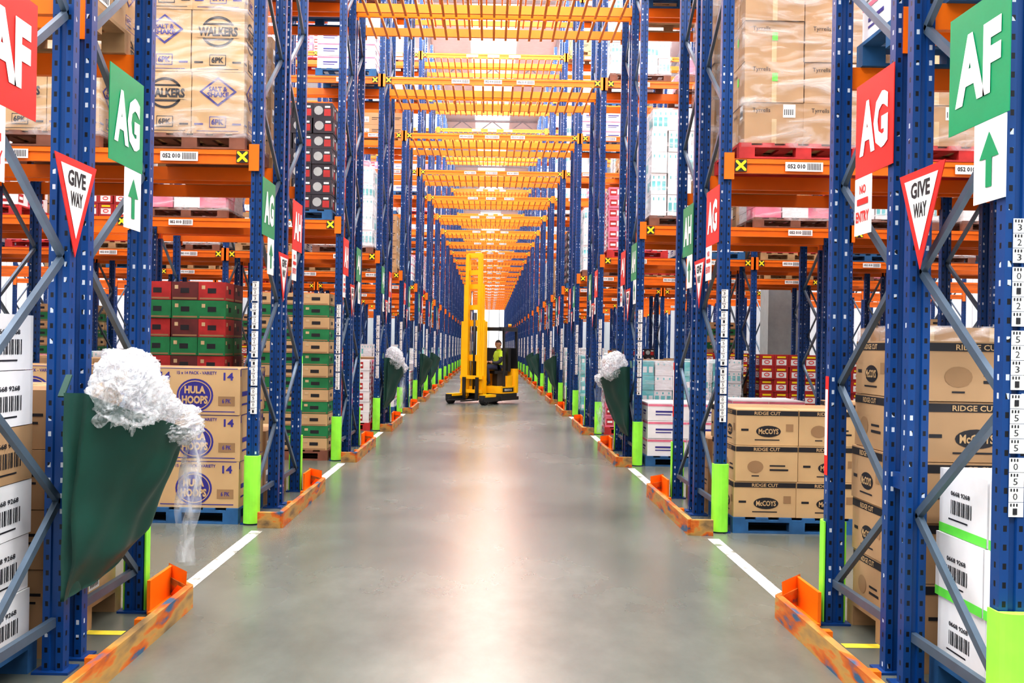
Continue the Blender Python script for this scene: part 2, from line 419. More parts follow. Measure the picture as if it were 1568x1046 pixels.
def p_walk(mb, F, w, h, i):
    B = 'navy_print' if i % 2 else 'black_print'
    if i % 2 == 0:
        mb.ring(F, 0, h*.15, w*.33, w*.30, .022, B, n=24)
        for q in (-.07, .07): mb.quad(F, -w*.28, h*.15+q-.008, w*.28, h*.15+q+.008, B)
        mb.quad(F, -w*.40, h*.15-.055, w*.40, h*.15+.055, 'card_light', .004)
        mb.text(F, 'WALKERS', 0, h*.15, w*.76, .085, B, .05, .006)
    else:
        mb.poly(F, [(-w*.36, h*.18), (0, h*.42), (w*.36, h*.18), (0, -h*.06)], B, .003)
        mb.poly(F, [(-w*.30, h*.18), (0, h*.38), (w*.30, h*.18), (0, -h*.02)], 'card_light', .005)
        mb.text(F, 'SALT &', 0, h*.22, w*.36, .045, B, .04, .007); mb.text(F, 'SHAKE', 0, h*.13, w*.42, .045, B, .04, .007)
    mb.quad(F, -w*.16, -h*.40, w*.16, -h*.22, B); mb.quad(F, -w*.145, -h*.385, w*.145, -h*.235, 'card_light', .004)
    mb.text(F, '6PK', 0, -h*.31, w*.24, .055, B, .04, .007)
    mb.quad(F, -w*.45, -h*.36, -w*.28, -h*.33, B); mb.quad(F, w*.28, -h*.36, w*.45, -h*.33, B); mb.quad(F, -w*.4, -h*.46, w*.4, -h*.45, B)
def p_tyr(mb, F, w, h, i):
    mb.text(F, 'Tyrrells', -w*.22, h*.3, w*.30, .05, 'black_print', .0)
    mb.quad(F, -.022, -h*.5, .022, h*.10, 'tape')
    if i % 3 == 0:
        mb.quad(F, w*.15, h*.14, w*.36, h*.46, 'white_paper')
        for k in range(5): mb.quad(F, w*.17+k*.018, h*.2, w*.17+k*.018+.008, h*.34, 'black_print', .004)
    else: mb.quad(F, -.02, h*.02, .03, h*.22, 'lime_strip', .004)
def p_crate(mb, F, w, h, i):
    mb.quad(F, -.06, -h*.12, .06, h*.15, 'black_print'); mb.quad(F, -w*.45, -h*.45, w*.45, -h*.36, 'card_brown')
    mb.quad(F, -w*.38, h*.1, -w*.25, h*.3, 'tape')
def p_cola(mb, F, w, h, i):
    mb.quad(F, -w*.42, -h*.3, w*.05, h*.3, 'card_red'); mb.quad(F, w*.1, -h*.2, w*.4, h*.28, 'white_paper'); mb.quad(F, -w*.35, -.02, w*0, .02, 'white_paper', .004)
def p_wlow(mb, F, w, h, i):
    mb.quad(F, -w*.5+.004, h*.30, w*.5-.004, h*.42, 'card_pink'); mb.quad(F, -w*.3, -h*.2, w*.1, -h*.14, 'navy_print'); mb.quad(F, -w*.3, -h*.05, w*.2, h*.05, 'navy_print')
def p_dark(mb, F, w, h, i):
    mb.poly(F, [(-w*.2+min(w, h)*.3*math.cos(a*math.pi/6), min(w, h)*.3*math.sin(a*math.pi/6)) for a in range(12)], 'column_grey')
    mb.quad(F, w*.08, -h*.35, w*.42, h*.1, 'card_red'); mb.quad(F, w*.12, h*.18, w*.38, h*.3, 'white_paper')
def p_stripe(mb, F, w, h, i):
    mb.quad(F, -w*.5, -h*.5, w*.5, -h*.36, 'lime_strip'); p_wlabel(mb, F, w*.8, h*.8, i)
def p_redcase(mb, F, w, h, i):
    mb.quad(F, -w*.35, -h*.35, w*.35, h*.1, 'white_paper'); mb.ring(F, 0, -h*.1, w*.2, h*.15, .015, 'red_print', .004, 12); mb.quad(F, -w*.3, h*.22, w*.3, h*.36, 'tag_yellow')

LOADS = {}
def load(key, name, w, d, layers, nx, ny, pr, pal, wrap=False, slip=0.008, widths=None):
    mb = MB(); pallet(mb, 1.16 if w > 1.02 else max(w, 1.0), 1.0, pal); z = PH; cnt = 0
    r = random.Random(sum(map(ord, key)))
    for li, (h, mats) in enumerate(layers):
        ws = widths if widths else [w/nx]*nx
        for iy in range(ny):
            x = -w/2
            for ix, bw in enumerate(ws):
                if 0 < iy < ny-1 and 0 < ix < len(ws)-1 and li < len(layers)-1: x += bw; cnt += 1; continue
                j = r.uniform(-slip, slip); j2 = r.uniform(-slip, slip); g = .004
                x0, x1 = x+g+j, x+bw-g+j; y0, y1 = -d/2+iy*d/ny+g+j2, -d/2+(iy+1)*d/ny-g+j2
                mt = mats[(ix+iy) % len(mats)] if isinstance(mats, (list, tuple)) else mats
                mb.box(x0, y0, z+.001, x1, y1, z+h-.003, mt)
                for fi, (F, fw) in enumerate(faces4(x0, y0, z, x1, y1, z+h)):
                    if fi == 0 and iy > 0: continue
                    if fi == 1 and ix > 0: continue
                    if fi == 2 and ix < len(ws)-1: continue
                    pr(mb, F, fw, h, cnt+li)
                x += bw; cnt += 1
        z += h
    if wrap:
        e = .025; n = 10; b = len(mb.v); rings = 7
        per = []
        cs = [(-w/2-e, -d/2-e), (w/2+e, -d/2-e), (w/2+e, d/2+e), (-w/2-e, d/2+e)]
        for q in range(4):
            a, c = cs[q], cs[(q+1) % 4]
            for i in range(n): per.append((a[0]+(c[0]-a[0])*i/n, a[1]+(c[1]-a[1])*i/n))
        for k in range(rings):
            zz = .10+(z+.01-.10)*k/(rings-1)
            for (px, py) in per:
                o = .010*noise.noise(Vector((px*5, py*5, zz*4))); mb.v.append((px*(1+o), py*(1+o), zz))
        m_ = len(per)
        for k in range(rings-1):
            for i in range(m_):
                j = (i+1) % m_; mb.face((b+k*m_+i, b+k*m_+j, b+(k+1)*m_+j, b+(k+1)*m_+i), 'stretch_film', smooth=True)
        mb.face([b+(rings-1)*m_+i for i in range(m_)], 'stretch_film')
    LOADS[key] = (name, mb, None, z)
load('hoops', 'pallet_of_snack_cartons', 1.16, .96, [(.42, 'card_light')]*3, 2, 2, p_hoops, 'wood_blue', widths=[.40, .76])
load('ridge3', 'pallet_of_crisp_cartons', 1.14, .96, [(.325, 'card_light')]*3, 2, 2, p_ridge, 'wood_blue', slip=.012)
load('ridge5', 'pallet_of_crisp_cartons', 1.14, .96, [(.315, 'card_tan')]*5, 2, 2, p_ridge, 'wood_pallet', slip=.012)
load('walk', 'pallet_of_wrapped_crisp_cartons', .96, .96, [(.56, 'card_light')]*3, 2, 2, p_walk, 'wood_dark', True)
load('tyr', 'pallet_of_wrapped_cartons', 1.08, .96, [(.37, 'card_tan')]*5, 2, 2, p_tyr, 'wood_red', True)
load('gcrate', 'pallet_of_produce_trays', 1.14, .96, [(.17, 'card_light' if i % 2 == 0 else 'card_green') for i in range(13)], 3, 2, p_crate, 'wood_dark')
load('rcrate', 'pallet_of_fruit_boxes', 1.16, .96, [(.26, 'card_green') if i % 2 else (.26, ['card_red', 'card_maroon']) for i in range(9)], 3, 2, p_crate, 'wood_pallet')
load('wlabel', 'pallet_of_labelled_cartons', 1.10, .96, [(.27, 'card_white') if i != 3 else (.27, 'card_tan') for i in range(6)], 3, 2, p_wlabel, 'wood_blue')
load('wgreen', 'pallet_of_striped_cartons', 1.12, .96, [(.315, 'card_white')]*3, 3, 2, p_stripe, 'wood_blue')
load('wlow', 'pallet_of_white_cartons', 1.12, .96, [(.25, 'card_white')]*3, 2, 2, p_wlow, 'wood_blue')
load('white', 'pallet_of_wrapped_bottles', 1.12, .96, [(.30, ['card_white', 'card_white'])]*5, 5, 3, p_pack, 'wood_dark', True)
load('dark', 'pallet_of_drinks_cases', 1.14, .96, [(.215, 'card_dark')]*7, 4, 3, p_dark, 'wood_blue')
load('pink', 'pallet_of_pink_cartons', 1.12, .96, [(.2, ['card_pink', 'card_white'])]*6, 4, 3, p_cola, 'wood_red')
load('teal', 'pallet_of_water_packs', 1.12, .96, [(.22, ['card_teal', 'card_white'])]*6, 4, 3, p_pack, 'wood_blue', True)
load('red', 'pallet_of_red_cases', 1.12, .96, [(.24, 'card_red')]*6, 4, 3, p_redcase, 'wood_pallet')
load('tan', 'pallet_of_brown_cartons', 1.12, .96, [(.31, ['card_tan', 'card_light'])]*4, 3, 2, p_label, 'wood_pallet')
load('tanhi', 'pallet_of_brown_cartons', 1.12, .96, [(.35, 'card_tan')]*5, 2, 2, p_tape, 'wood_pallet', True)
load('lowwrap', 'pallet_of_flat_packs', 1.12, .96, [(.15, ['card_pink', 'card_white'])]*2, 3, 2, p_none, 'wood_dark', True)
load('tanlow', 'pallet_of_brown_cartons', 1.12, .96, [(.30, 'card_tan')]*2, 2, 2, p_label, 'wood_pallet')
MESH = {}
def loadmesh(k):
    if k not in MESH: MESH[k] = LOADS[k][1].mesh(LOADS[k][0])
    return MESH[k]
SUP = ['white', 'tan', 'white', 'dark', 'pink', 'wlow', 'tanlow', 'lowwrap', 'wlow', 'white', 'red', 'lowwrap', None, None, None]
SUP2 = ['white', 'wlow', 'tanlow', 'lowwrap', 'pink', 'white', None, None, None, None, None]
GRD = ['tan', 'wlow', 'white', 'pink', 'teal', 'tanlow', 'red', 'gcrate', 'wgreen', 'ridge3', 'dark', 'tan']
OV = {
 (0,'L',0,0,0):'wlabel', (0,'L',1,0,0):'tan', (0,'R',0,0,0):'wgreen', (0,'R',1,0,0):'ridge5', (0,'L',1,0,1):'tan', (0,'R',1,0,1):'ridge5', (0,'R',0,0,1):'tanlow', (0,'L',0,0,1):'wlabel',
 (1,'L',0,0,0):'hoops', (1,'L',0,0,1):'hoops', (1,'L',1,0,0):'tanlow', (1,'L',1,0,1):'tanlow',
 (1,'R',0,0,0):'ridge3', (1,'R',0,0,1):'tanhi', (1,'R',1,0,0):'tanlow', (1,'R',1,0,1):'ridge3',
 (2,'L',0,0,0):'gcrate', (2,'L',0,0,1):'rcrate', (2,'R',0,0,0):'wlow', (2,'R',0,0,1):'tanlow', (2,'R',1,0,0):'teal', (2,'R',1,0,1):'wlow', (2,'R',0,0,2):'tanlow', (2,'R',1,0,2):'tanlow',
 (3,'L',0,0,0):'pink', (3,'R',0,0,0):'pink', (3,'R',0,0,1):'teal', (3,'R',0,0,2):'red', (3,'R',0,0,3):'red',
 (1,'L',0,1,0):'walk', (1,'L',0,1,1):'walk', (1,'R',0,1,0):'tyr', (1,'R',0,1,1):'tyr', (1,'L',1,1,0):'tan', (1,'R',1,1,0):'tanhi',
 (2,'L',0,1,0):'dark', (2,'L',0,1,1):'lowwrap', (2,'R',0,1,0):'white', (2,'R',0,1,1):'lowwrap', (2,'L',1,1,1):None, (2,'R',1,1,1):'tanlow',
 (3,'L',0,1,0):'white', (3,'R',0,1,0):'pink', (4,'R',0,1,0):'white', (4,'L',0,1,0):'tan',
 (2,'L',0,2,0):'lowwrap', (2,'R',0,2,0):'wlow', (3,'L',0,2,0):'wlow', (3,'R',0,2,0):'white',
}
BASEZ = [0.0] + [z+HB+.001 for z in LV]
def slotx(sl, wide=1.16):
    bay, k = divmod(sl, 2); return XU+bay*BAY+.062+.05+wide/2+k*(wide+.31)
NEARP = 6
for p in range(NEARP):
    for sd in 'LR':
        for sub in (0, 1):
            for lv in range(4):
                for sl in range(6 if p < 5 else 4):
                    if lv == 3 and p < 2: continue
                    key = (p, sd, sub, lv, sl)
                    k = OV[key] if key in OV else random.choice(GRD if lv == 0 else (SUP if lv == 1 else SUP2))
                    if k is None: continue
                    if lv == 0 and key not in OV and LOADS[k][3] > 1.6 and random.random() < .6: k = 'tan'
                    sgn = -1 if sd == 'L' else 1
                    x = sgn*slotx(sl, 1.0 if k == 'walk' else 1.16)
                    y = Y1+p*PER + (.48 if sub == 0 else 1.62)
                    put(LOADS[k][0], loadmesh(k), (x, y, BASEZ[lv]))
rows = []
for vI in range(3):
    mb = MB()
    for sgn in (-1, 1):
        for sub in (0, 1):
            for lv in range(4):
                for sl in range(2):
                    k = random.choice(GRD if lv == 0 else (SUP if lv == 1 else SUP2))
                    if k is None: continue
                    mb.append(LOADS[k][1], Matrix.Translation((sgn*slotx(sl), .48 if sub == 0 else 1.62, BASEZ[lv])))
    rows.append(mb.mesh('stocked_pallets'))
for p in range(NEARP, NP): put('stocked_pallets', rows[p % 3], (0, Y1+p*PER, 0))

# ---------------------------------------------------------------- signs
def sign_panel(kind, code, s):
    mb = MB(); X = (0, 1, 0) if s < 0 else (0, -1, 0); F = fr((0, 0, 0), X)
    M = F
    def slab(x0, y0, x1, y1, mat): 
        mb.prism([(x0, y0), (x1, y0), (x1, y1), (x0, y1)], -.004, 0, mat, M)
    if kind == 'give':
        mb.prism([(-.25, .0), (0, -.48), (.25, .0)], -.004, 0, 'sign_red', M)
        mb.poly(F, [(-.185, -.038), (0, -.39), (.185, -.038)], 'sign_white', .002)
        mb.text(F, 'GIVE', 0, -.095, .21, .078, 'black_print', .03, .004); mb.text(F, 'WAY', 0, -.195, .145, .072, 'black_print', .03, .004)
    else:
        slab(-.26, 0, .26, .52, 'sign_red' if kind == 'red' else 'sign_green')
        mb.text(F, code, 0, .26, .39, .30, 'sign_white', .05, .003)
        if kind == 'red':
            slab(-.26 if s > 0 else -.26, -.32, -.02, -.002, 'sign_white')
            mb.text(F, 'NO', -.14, -.07, .09, .05, 'sign_red', .03, .003)
            mb.quad(F, -.22, -.155, -.06, -.12, 'sign_red', .003)
            mb.text(F, 'ENTRY', -.14, -.22, .19, .06, 'sign_red', .03, .003)
        else:
            slab(-.02, -.34, .24, -.002, 'sign_white')
            mb.poly(F, [(.085, -.28), (.135, -.28), (.135, -.16), (.19, -.16), (.11, -.05), (.03, -.16), (.085, -.16)], 'sign_green', .003)
    return mb
codes = ['AF', 'AG', 'AH', 'AJ', 'AK', 'AL', 'AM', 'AN', 'AP', 'AQ']
cache = {}
def sgn_obj(kind, code, s, y, z):
    k = (kind, code, s)
    if k not in cache: cache[k] = sign_panel(*k).mesh('sign')
    nm = {'give': 'give_way_sign', 'red': 'no_entry_aisle_sign', 'green': 'aisle_direction_sign'}[kind]
    put(nm, cache[k], (s*(XU-.066), y, z))
for p in range(8):
    A = Y1+p*PER
    for s in (-1, 1):
        first = 'red' if (p % 2 == 0) == (s < 0) else 'green'
        second = 'green' if first == 'red' else 'red'
        sgn_obj(first, codes[p], s, A+.22, 2.62)
        sgn_obj(second, codes[p+1], s, A+(1.60 if s < 0 else 1.36), 2.62)
        sgn_obj('give', '', s, A+(.93 if s < 0 else .76), 2.53)

# ---------------------------------------------------------------- rack end kerb barriers
def kerb():
    mb = MB()  # left side; x negative
    path = [(-2.02, -.16), (-1.82, -.16), (-1.82, 2.15), (-2.02, 2.40)]
    hs = .14
    for i in range(3):
        a, c = path[i], path[i+1]
        mb.bar((a[0], a[1], hs/2), (c[0], c[1], hs/2), .045, hs, 'kerb_orange')
    mb.prism([(-1.85, 1.92), (-1.85, 2.12), (-2.00, 2.34), (-2.00, 1.92)], .0, .03, 'beam_orange')
    b = len(mb.v); mb.v += [(-1.84, 2.12, .03), (-2.03, 2.38, .03), (-2.03, 2.40, .22), (-1.84, 2.16, .22)]
    mb.face((b, b+1, b+2, b+3), 'beam_orange')
    mb.bar((-2.005, 1.95, .11), (-2.005, 2.38, .11), .02, .20, 'beam_orange')
    mb.prism([(-2.01, -.13), (-1.85, -.13), (-1.85, .1), (-2.01, .1)], 0.0, .02, 'beam_orange')
    for y in (.3, 1.0, 1.7): mb.bar((-1.85, y, .03), (-1.99, y, .03), .06, .05, 'beam_orange')
    return mb
K = kerb().mesh('rack_end_barrier'); KR = MB(); KR0 = kerb()
KR.v = [(-v[0], v[1], v[2]) for v in KR0.v]; KR.f = [tuple(reversed(f)) for f in KR0.f]; KR.m = KR0.m
KRm = KR.mesh('rack_end_barrier')
for p in range(NP):
    put('rack_end_barrier', K, (0, Y1+p*PER, 0)); put('rack_end_barrier', KRm, (0, Y1+p*PER, 0))

# ---------------------------------------------------------------- room
def room():
    mb = MB(); mb.box(-17, -14, -.2, 17, 146, 0, 'polished_concrete'); put('floor', mb)
    mb = MB(); mb.box(-17, -14, 13.6, 17, 146, 13.8, 'roof_grey')
    for i in range(27):
        y = Y1-1.45+ i*10-10
        if y > 144: break
        mb.bar((-17, y, 12.9), (17, y, 12.9), .1, .1, 'truss_grey'); mb.bar((-17, y, 13.5), (17, y, 13.5), .1, .1, 'truss_grey')
        x = -16.8
        while x < 16: mb.bar((x, y, 12.9), (x+.8, y, 13.5), .05, .05, 'truss_grey'); mb.bar((x+.8, y, 13.5), (x+1.6, y, 12.9), .05, .05, 'truss_grey'); x += 1.6
    for x in (-7.5, -2.5, 2.5, 7.5): mb.box(x-.05, -14, 13.4, x+.05, 146, 13.6, 'truss_grey')
    put('ceiling', mb)
    for i, (x, w_, mt) in enumerate(((-12, 1.6, 'skylight_glow'), (-5, 1.8, 'skylight_glow'), (0, .9, 'end_glow'), (5, 1.8, 'skylight_glow'), (12, 1.6, 'skylight_glow'))):  # centre strip is added to lighten the roof above the tunnel
        mb = MB(); mb.box(x-w_, -13, 13.55, x+w_, 145, 13.59, mt)
        for k in range(16): mb.box(x-w_-.05, -12+k*10, 13.5, x+w_+.05, -11.8+k*10, 13.56, 'truss_grey')
        put('window_%d' % (i+1), mb)
    for nm, x, wn in (('wall_left', -17.1, 'window_6'), ('wall_right', 17.1, 'window_7')):
        mb = MB(); mb.box(x-.1, -14, 0, x+.1, 146, 13.6, 'panel_white')
        for k in range(80): mb.box(x-.13, -13+k*2, 0, x+.13, -12.9+k*2, 13.6, 'panel_white')
        put(nm, mb)
        mb = MB(); sx = 1 if x < 0 else -1; xi = x+sx*.14
        mb.box(xi, -12, 6.0, xi+sx*.02, 144, 12.8, 'window_glow')  # invented glowing band, added to whiten the background behind the upper racks
        for k in range(53): mb.box(xi, -12+k*3, 5.9, xi+sx*.06, -11.9+k*3, 12.9, 'truss_grey')
        put(wn, mb)
    mb = MB(); mb.box(-17, 146, 0, 17, 146.2, 13.6, 'panel_white')
    for k in range(17): mb.box(-16+k*2, 145.95, 0, -15.9+k*2, 146, 13.6, 'panel_white')
    put('wall_back', mb)
    mb = MB(); mb.box(-3, 145.85, 0.3, 3, 145.93, 12, 'end_glow')
    for k in range(5): mb.box(-3.05+k*1.5, 145.8, .2, -2.95+k*1.5, 145.93, 12.1, 'truss_grey')
    put('window_8', mb)
room()
mb = MB()
for p in range(NP):
    A = Y1+p*PER
    for s in (-1, 1):
        y0, y1 = A-PER+DEP+.42, A-.32
        if p == 0: y0 = -6
        for k in range(6):
            a = y0+(y1-y0)*k/6; c = y0+(y1-y0)*(k+1)/6
            mb.quad(Matrix.Identity(4), s*1.99-.05, a, s*1.99+.05, c, 'line_white', .002)
put('trim_1', mb)
mb = MB()
for s in (-1, 1): mb.quad(Matrix.Identity(4), min(s*2.02, s*2.6), 5.55, max(s*2.02, s*2.6), 5.63, 'line_yellow', .002)
put('trim_2', mb)
mb = MB(); mb.box(7.6, 27.1, 0, 8.5, 27.9, 13.5, 'column_grey'); mb.box(7.52, 27.02, 0, 8.58, 27.98, 1.2, 'tag_yellow'); mb.box(7.56, 27.06, 1.2, 8.54, 27.94, 1.26, 'column_grey')
put('building_column', mb)

# ---------------------------------------------------------------- waste sacks
def sack(s, y0, ln, full=True, sc=1.0, seed=0):
    emp = bpy.data.objects.new('waste_sack', None); COL.objects.link(emp)
    mb = MB(); nu, nv = 36, 34
    def top(u): return 1.39-.27*u
    def bot(u): return .40 if u < .35 else .40+.60*((u-.35)/.65)**3.2
    for side in (0, 1):
        b = len(mb.v)
        for i in range(nu+1):
            u = i/nu
            for j in range(nv+1):
                v = j/nv; z = top(u)*(1-v)+bot(u)*v
                z += -.05*math.sin(math.pi*u)*(1-v)
                bul = math.sin(math.pi*min(1, u*.86+.08))**.6*(.36*(1-v)**.7+.05)*(1-.15*v)*min(1, (1-v)*5+.12)
                fold = .022*math.sin(u*20+v*7+seed+2*noise.noise(Vector((u*2, v*2, 3))))*(1-v*.3)*min(1, v*4)+.045*noise.noise(Vector((u*3+seed, v*3, side)))
                xx = (bul+fold)*(u*.5+.5) if side == 0 else -.01
                if side == 1: xx += .02*noise.noise(Vector((u*4, v*4, 5)))
                xx += .02
                mb.v.append((s*(XU-.10-max(xx, .0)), y0+ln*u*(1-.08*v), z))
        for i in range(nu):
            for j in range(nv):
                a = b+i*(nv+1)+j; q = (a, a+nv+1, a+nv+2, a+1)
                if (side == 0) != (s > 0): q = q[::-1]
                mb.face(q, 'sack_green', smooth=True)
    o = (nu+1)*(nv+1)
    for j in range(nv):
        for i in (0, nu):
            a = i*(nv+1)+j; mb.face((a, a+1, a+1+o, a+o), 'sack_green', smooth=True)
    for i in range(nu):
        a = i*(nv+1)+nv; mb.face((a, a+nv+1, a+nv+1+o, a+o), 'sack_green', smooth=True)
    X = s*(XU-.085)
    mb.bar((X, y0+.03, 1.37), (X, y0+.12, 1.47), .03, .01, 'sack_green'); mb.bar((X, y0+ln-.02, 1.12), (X, y0+ln+.08, 1.3), .03, .01, 'sack_green')
    put('bag', mb, parent=emp)
    if full:
        for (cx, cy, cz, rx, ry, rz) in ((-.19, .28, 1.37, .17, .28, .19), (-.23, .72, 1.18, .16, .30, .12), (-.15, .38, 1.49, .13, .22, .11), (-.2, .55, 1.28, .14, .2, .12)):
            bm = bmesh.new(); bmesh.ops.create_icosphere(bm, subdivisions=6, radius=1)
            for v in bm.verts:
                d = v.co.normalized()
                n1 = noise.noise(d*1.9+Vector((cx*9+seed, cy*7, 0))); q = d+Vector((n1, .5*n1, -n1))*.9
                n2 = abs(noise.noise(q*3+Vector((cy*5, seed, 3)))); n3 = abs(noise.noise(q*7+Vector((1, 2, seed))))
                v.co = d*(1+.28*n1-.42*n2-.13*n3+.13)
            me = bpy.data.meshes.new('film'); bm.to_mesh(me); bm.free(); me.materials.append(MATS['crumpled_plastic'])
            for pl in me.polygons: pl.use_smooth = True
            o = bpy.data.objects.new('crumpled_film', me); COL.objects.link(o); o.parent = emp
            o.location = (s*(XU-.1+cx), y0+cy*ln, cz); o.scale = (rx, ry, rz)
        mb = MB(); n1, n2 = 30, 10
        for i in range(n1+1):
            t = i/n1
            for j in range(n2+1):
                q = j/n2-.5; w = .22*(1-.4*t)
                mb.v.append((s*(XU-.38+.04*math.sin(t*7+q*6)+.03*math.sin(q*19+t*4)), y0+ln*(.90+.03*math.sin(t*5))+q*w+.02*noise.noise(Vector((t*6, q*6, 1))), 1.20-.85*t))
        for i in range(n1):
            for j in range(n2):
                a = i*(n2+1)+j; mb.face((a, a+1, a+n2+2, a+n2+1), 'loose_film', smooth=True)
        put('hanging_film', mb, parent=emp)
    return emp
sack(-1, 4.72, 1.24, True, seed=1)
sack(1, 14.1, 1.35, True, seed=2)
sack(-1, 19.2, 1.2, True, seed=3)
for sd_, yy, ss in ((1, 29.3, 4), (-1, 29.3, 5), (1, 39.3, 6), (-1, 34.3, 7), (1, 44.3, 7)): sack(sd_, yy, 1.3, False, seed=ss)

# ---------------------------------------------------------------- reach truck (local +X = fork direction)
truck = bpy.data.objects.new('reach_truck', None); COL.objects.link(truck)
PHI = math.radians(58)
truck.location = (-.19, 28.6, 0); truck.rotation_euler = (0, 0, math.pi+PHI)
T = MB(); Yw = 'truck_yellow'; Dk = 'truck_dark'
def rprism(mb, x0, x1, y0, y1, z0, z1, r, mat):
    pts = []
    for cx, cy, a0 in ((x1-r, y1-r, 0), (x0+r, y1-r, 90), (x0+r, y0+r, 180), (x1-r, y0+r, 270)):
        for k in range(5):
            a = math.radians(a0+k*22.5); pts.append((cx+r*math.cos(a), cy+r*math.sin(a)))
    mb.prism(pts, z0, z1, mat)
rprism(T, -1.0, -.02, -.60, .66, .12, .30, .12, Dk)
rprism(T, -1.05, -.78, -.61, .67, .30, 1.00, .12, Yw)
rprism(T, -.80, -.02, -.60, .66, .30, .50, .04, Yw)
rprism(T, -.78, -.06, -.58, -.16, .50, 1.05, .05, Yw)
rprism(T, -.66, -.36, .56, .65, .50, .80, .02, Yw)
T.box(-1.0, -.62, .10, .0, .67, .20, Dk)
for s in (-1, 1):
    T.box(-.1, s*.56-.09, .09, .85, s*.56+.09, .27, Dk); T.box(.25, s*.56-.10, .22, .8, s*.56+.10, .29, Yw)
    T.cyl((.72, s*.56-.07, .14), (.72, s*.56+.07, .14), .14, 'rubber', 20); T.cyl((.72, s*.56-.075, .14), (.72, s*.56+.075, .14), .06, 'steel', 14)
T.cyl((-.66, -.12, .17), (-.66, .12, .17), .17, 'rubber', 20)
MO = -.20
mast = MB()
for s in (-1, 1):
    mast.box(.02, MO+s*.33-.065, .12, .18, MO+s*.33+.065, 2.35, Yw)
    mast.box(.06, MO+s*.26-.055, .15, .19, MO+s*.26+.055, 3.4, Yw)
    mast.box(.09, MO+s*.21-.055, .2, .20, MO+s*.21+.055, 4.28, Yw)
    mast.cyl((.07, MO+s*.12, .3), (.07, MO+s*.12, 3.2), .025, 'steel', 10)
for z in (.4, 1.3, 2.3): mast.box(.03, MO-.33, z-.09, .10, MO+.33, z+.09, Yw)
for z in (2.75, 3.35): mast.box(.06, MO-.27, z-.07, .12, MO+.27, z+.07, Yw)
for z in (3.75, 4.24): mast.box(.1, MO-.22, z-.07, .16, MO+.22, z+.07, Yw)
mast.cyl((.07, MO, .3), (.07, MO, 2.6), .05, Dk, 12)
mast.box(.015, MO-.30, .45, .03, MO+.30, 1.2, Yw)
for z in (.35, .75): mast.box(.20, MO-.38, z-.05, .24, MO+.38, z+.05, Yw)
for s in (-1, 1):
    mast.box(.24, MO+s*.22-.05, .10, .28, MO+s*.22+.05, .75, Dk); mast.prism([(.24, MO+s*.22-.05), (1.05, MO+s*.22-.035), (1.1, MO+s*.22), (1.05, MO+s*.22+.035), (.24, MO+s*.22+.05)], .09, .125, Dk)
put('mast', mast, parent=truck)
cab = MB()
for (x, y) in ((-.98, -.54), (-.98, .61), (-.22, .63), (-.06, -.54)):
    cab.bar((x, y, .50), (x*.97, y*.95, 2.16), .06, .06, Dk)
for y in (-.5, .58): cab.box(-.97, y-.03, 2.08, -.05, y+.03, 2.2, Dk)
for x in (-.97, -.83, -.70, -.57, -.44, -.31, -.18, -.06): cab.box(x-.03, -.5, 2.10, x+.03, .58, 2.19, Dk)
cab.box(-1.0, -.53, .95, -.98, .62, 1.60, Dk)
cab.cyl((-.80, .45, 2.20), (-.80, .45, 2.30), .05, 'beacon', 14)
put('overhead_guard', cab, parent=truck)
put('chassis', T, parent=truck)
tx = MB(); F = fr((-.40, .662, .40), (-1, 0, 0)); tx.quad(F, -.3, -.06, .3, .06, Dk, .003); tx.text(F, 'REACH 16', 0, 0, .4, .06, 'sign_white', .02, .006); put('decal', tx, parent=truck)
SEATP = (-.60, .24, -.08); SEATR = math.radians(-35)
seat = MB()
rprism(seat, -.20, .24, -.22, .22, .93, 1.02, .08, Dk); rprism(seat, -.28, -.17, -.21, .21, 1.00, 1.66, .04, Dk)
seat.box(-.18, -.18, .58, .14, .18, .93, 'truck_grey')
put('seat', seat, SEATP, SEATR, truck)
cons = MB(); rprism(cons, .50, .60, -.30, .05, .58, 1.10, .04, 'truck_grey'); cons.cyl((.50, -.08, 1.14), (.44, -.08, 1.20), .12, Dk, 20)
put('steering_console', cons, SEATP, SEATR, truck)

drv = bpy.data.objects.new('forklift_driver', None); COL.objects.link(drv)
def skin_obj(name, pts, edges, rad, root, matf, parent, sub=2):
    me = bpy.data.meshes.new(name); me.from_pydata(pts, edges, []); o = bpy.data.objects.new(name, me); COL.objects.link(o)
    md = o.modifiers.new('s', 'SKIN'); md.use_smooth_shade = True
    for i, v in enumerate(me.skin_vertices[0].data):
        v.radius = (rad[i], rad[i]) if not isinstance(rad[i], tuple) else rad[i]; v.use_root = (i == root)
    sd = o.modifiers.new('d', 'SUBSURF'); sd.levels = sub; sd.render_levels = sub
    dg = bpy.context.evaluated_depsgraph_get(); nm = bpy.data.meshes.new_from_object(o.evaluated_get(dg))
    bpy.data.objects.remove(o)
    mats = []
    nm.materials.clear()
    for p in nm.polygons:
        k = matf(p.center)
        if k not in mats: mats.append(k); nm.materials.append(MATS[k])
        p.material_index = mats.index(k); p.use_smooth = True
    o = bpy.data.objects.new(name, nm); COL.objects.link(o); o.parent = parent; return o
P = [(0,0,1.12),(0.01,0,1.30),(0.02,0,1.46),(0.02,0,1.58),(0.035,0,1.73)]
E = [(0,1),(1,2),(2,3),(3,4)]; R = [(.15,.13),(.15,.13),(.17,.13),(.09,.085),(.062,.062)]
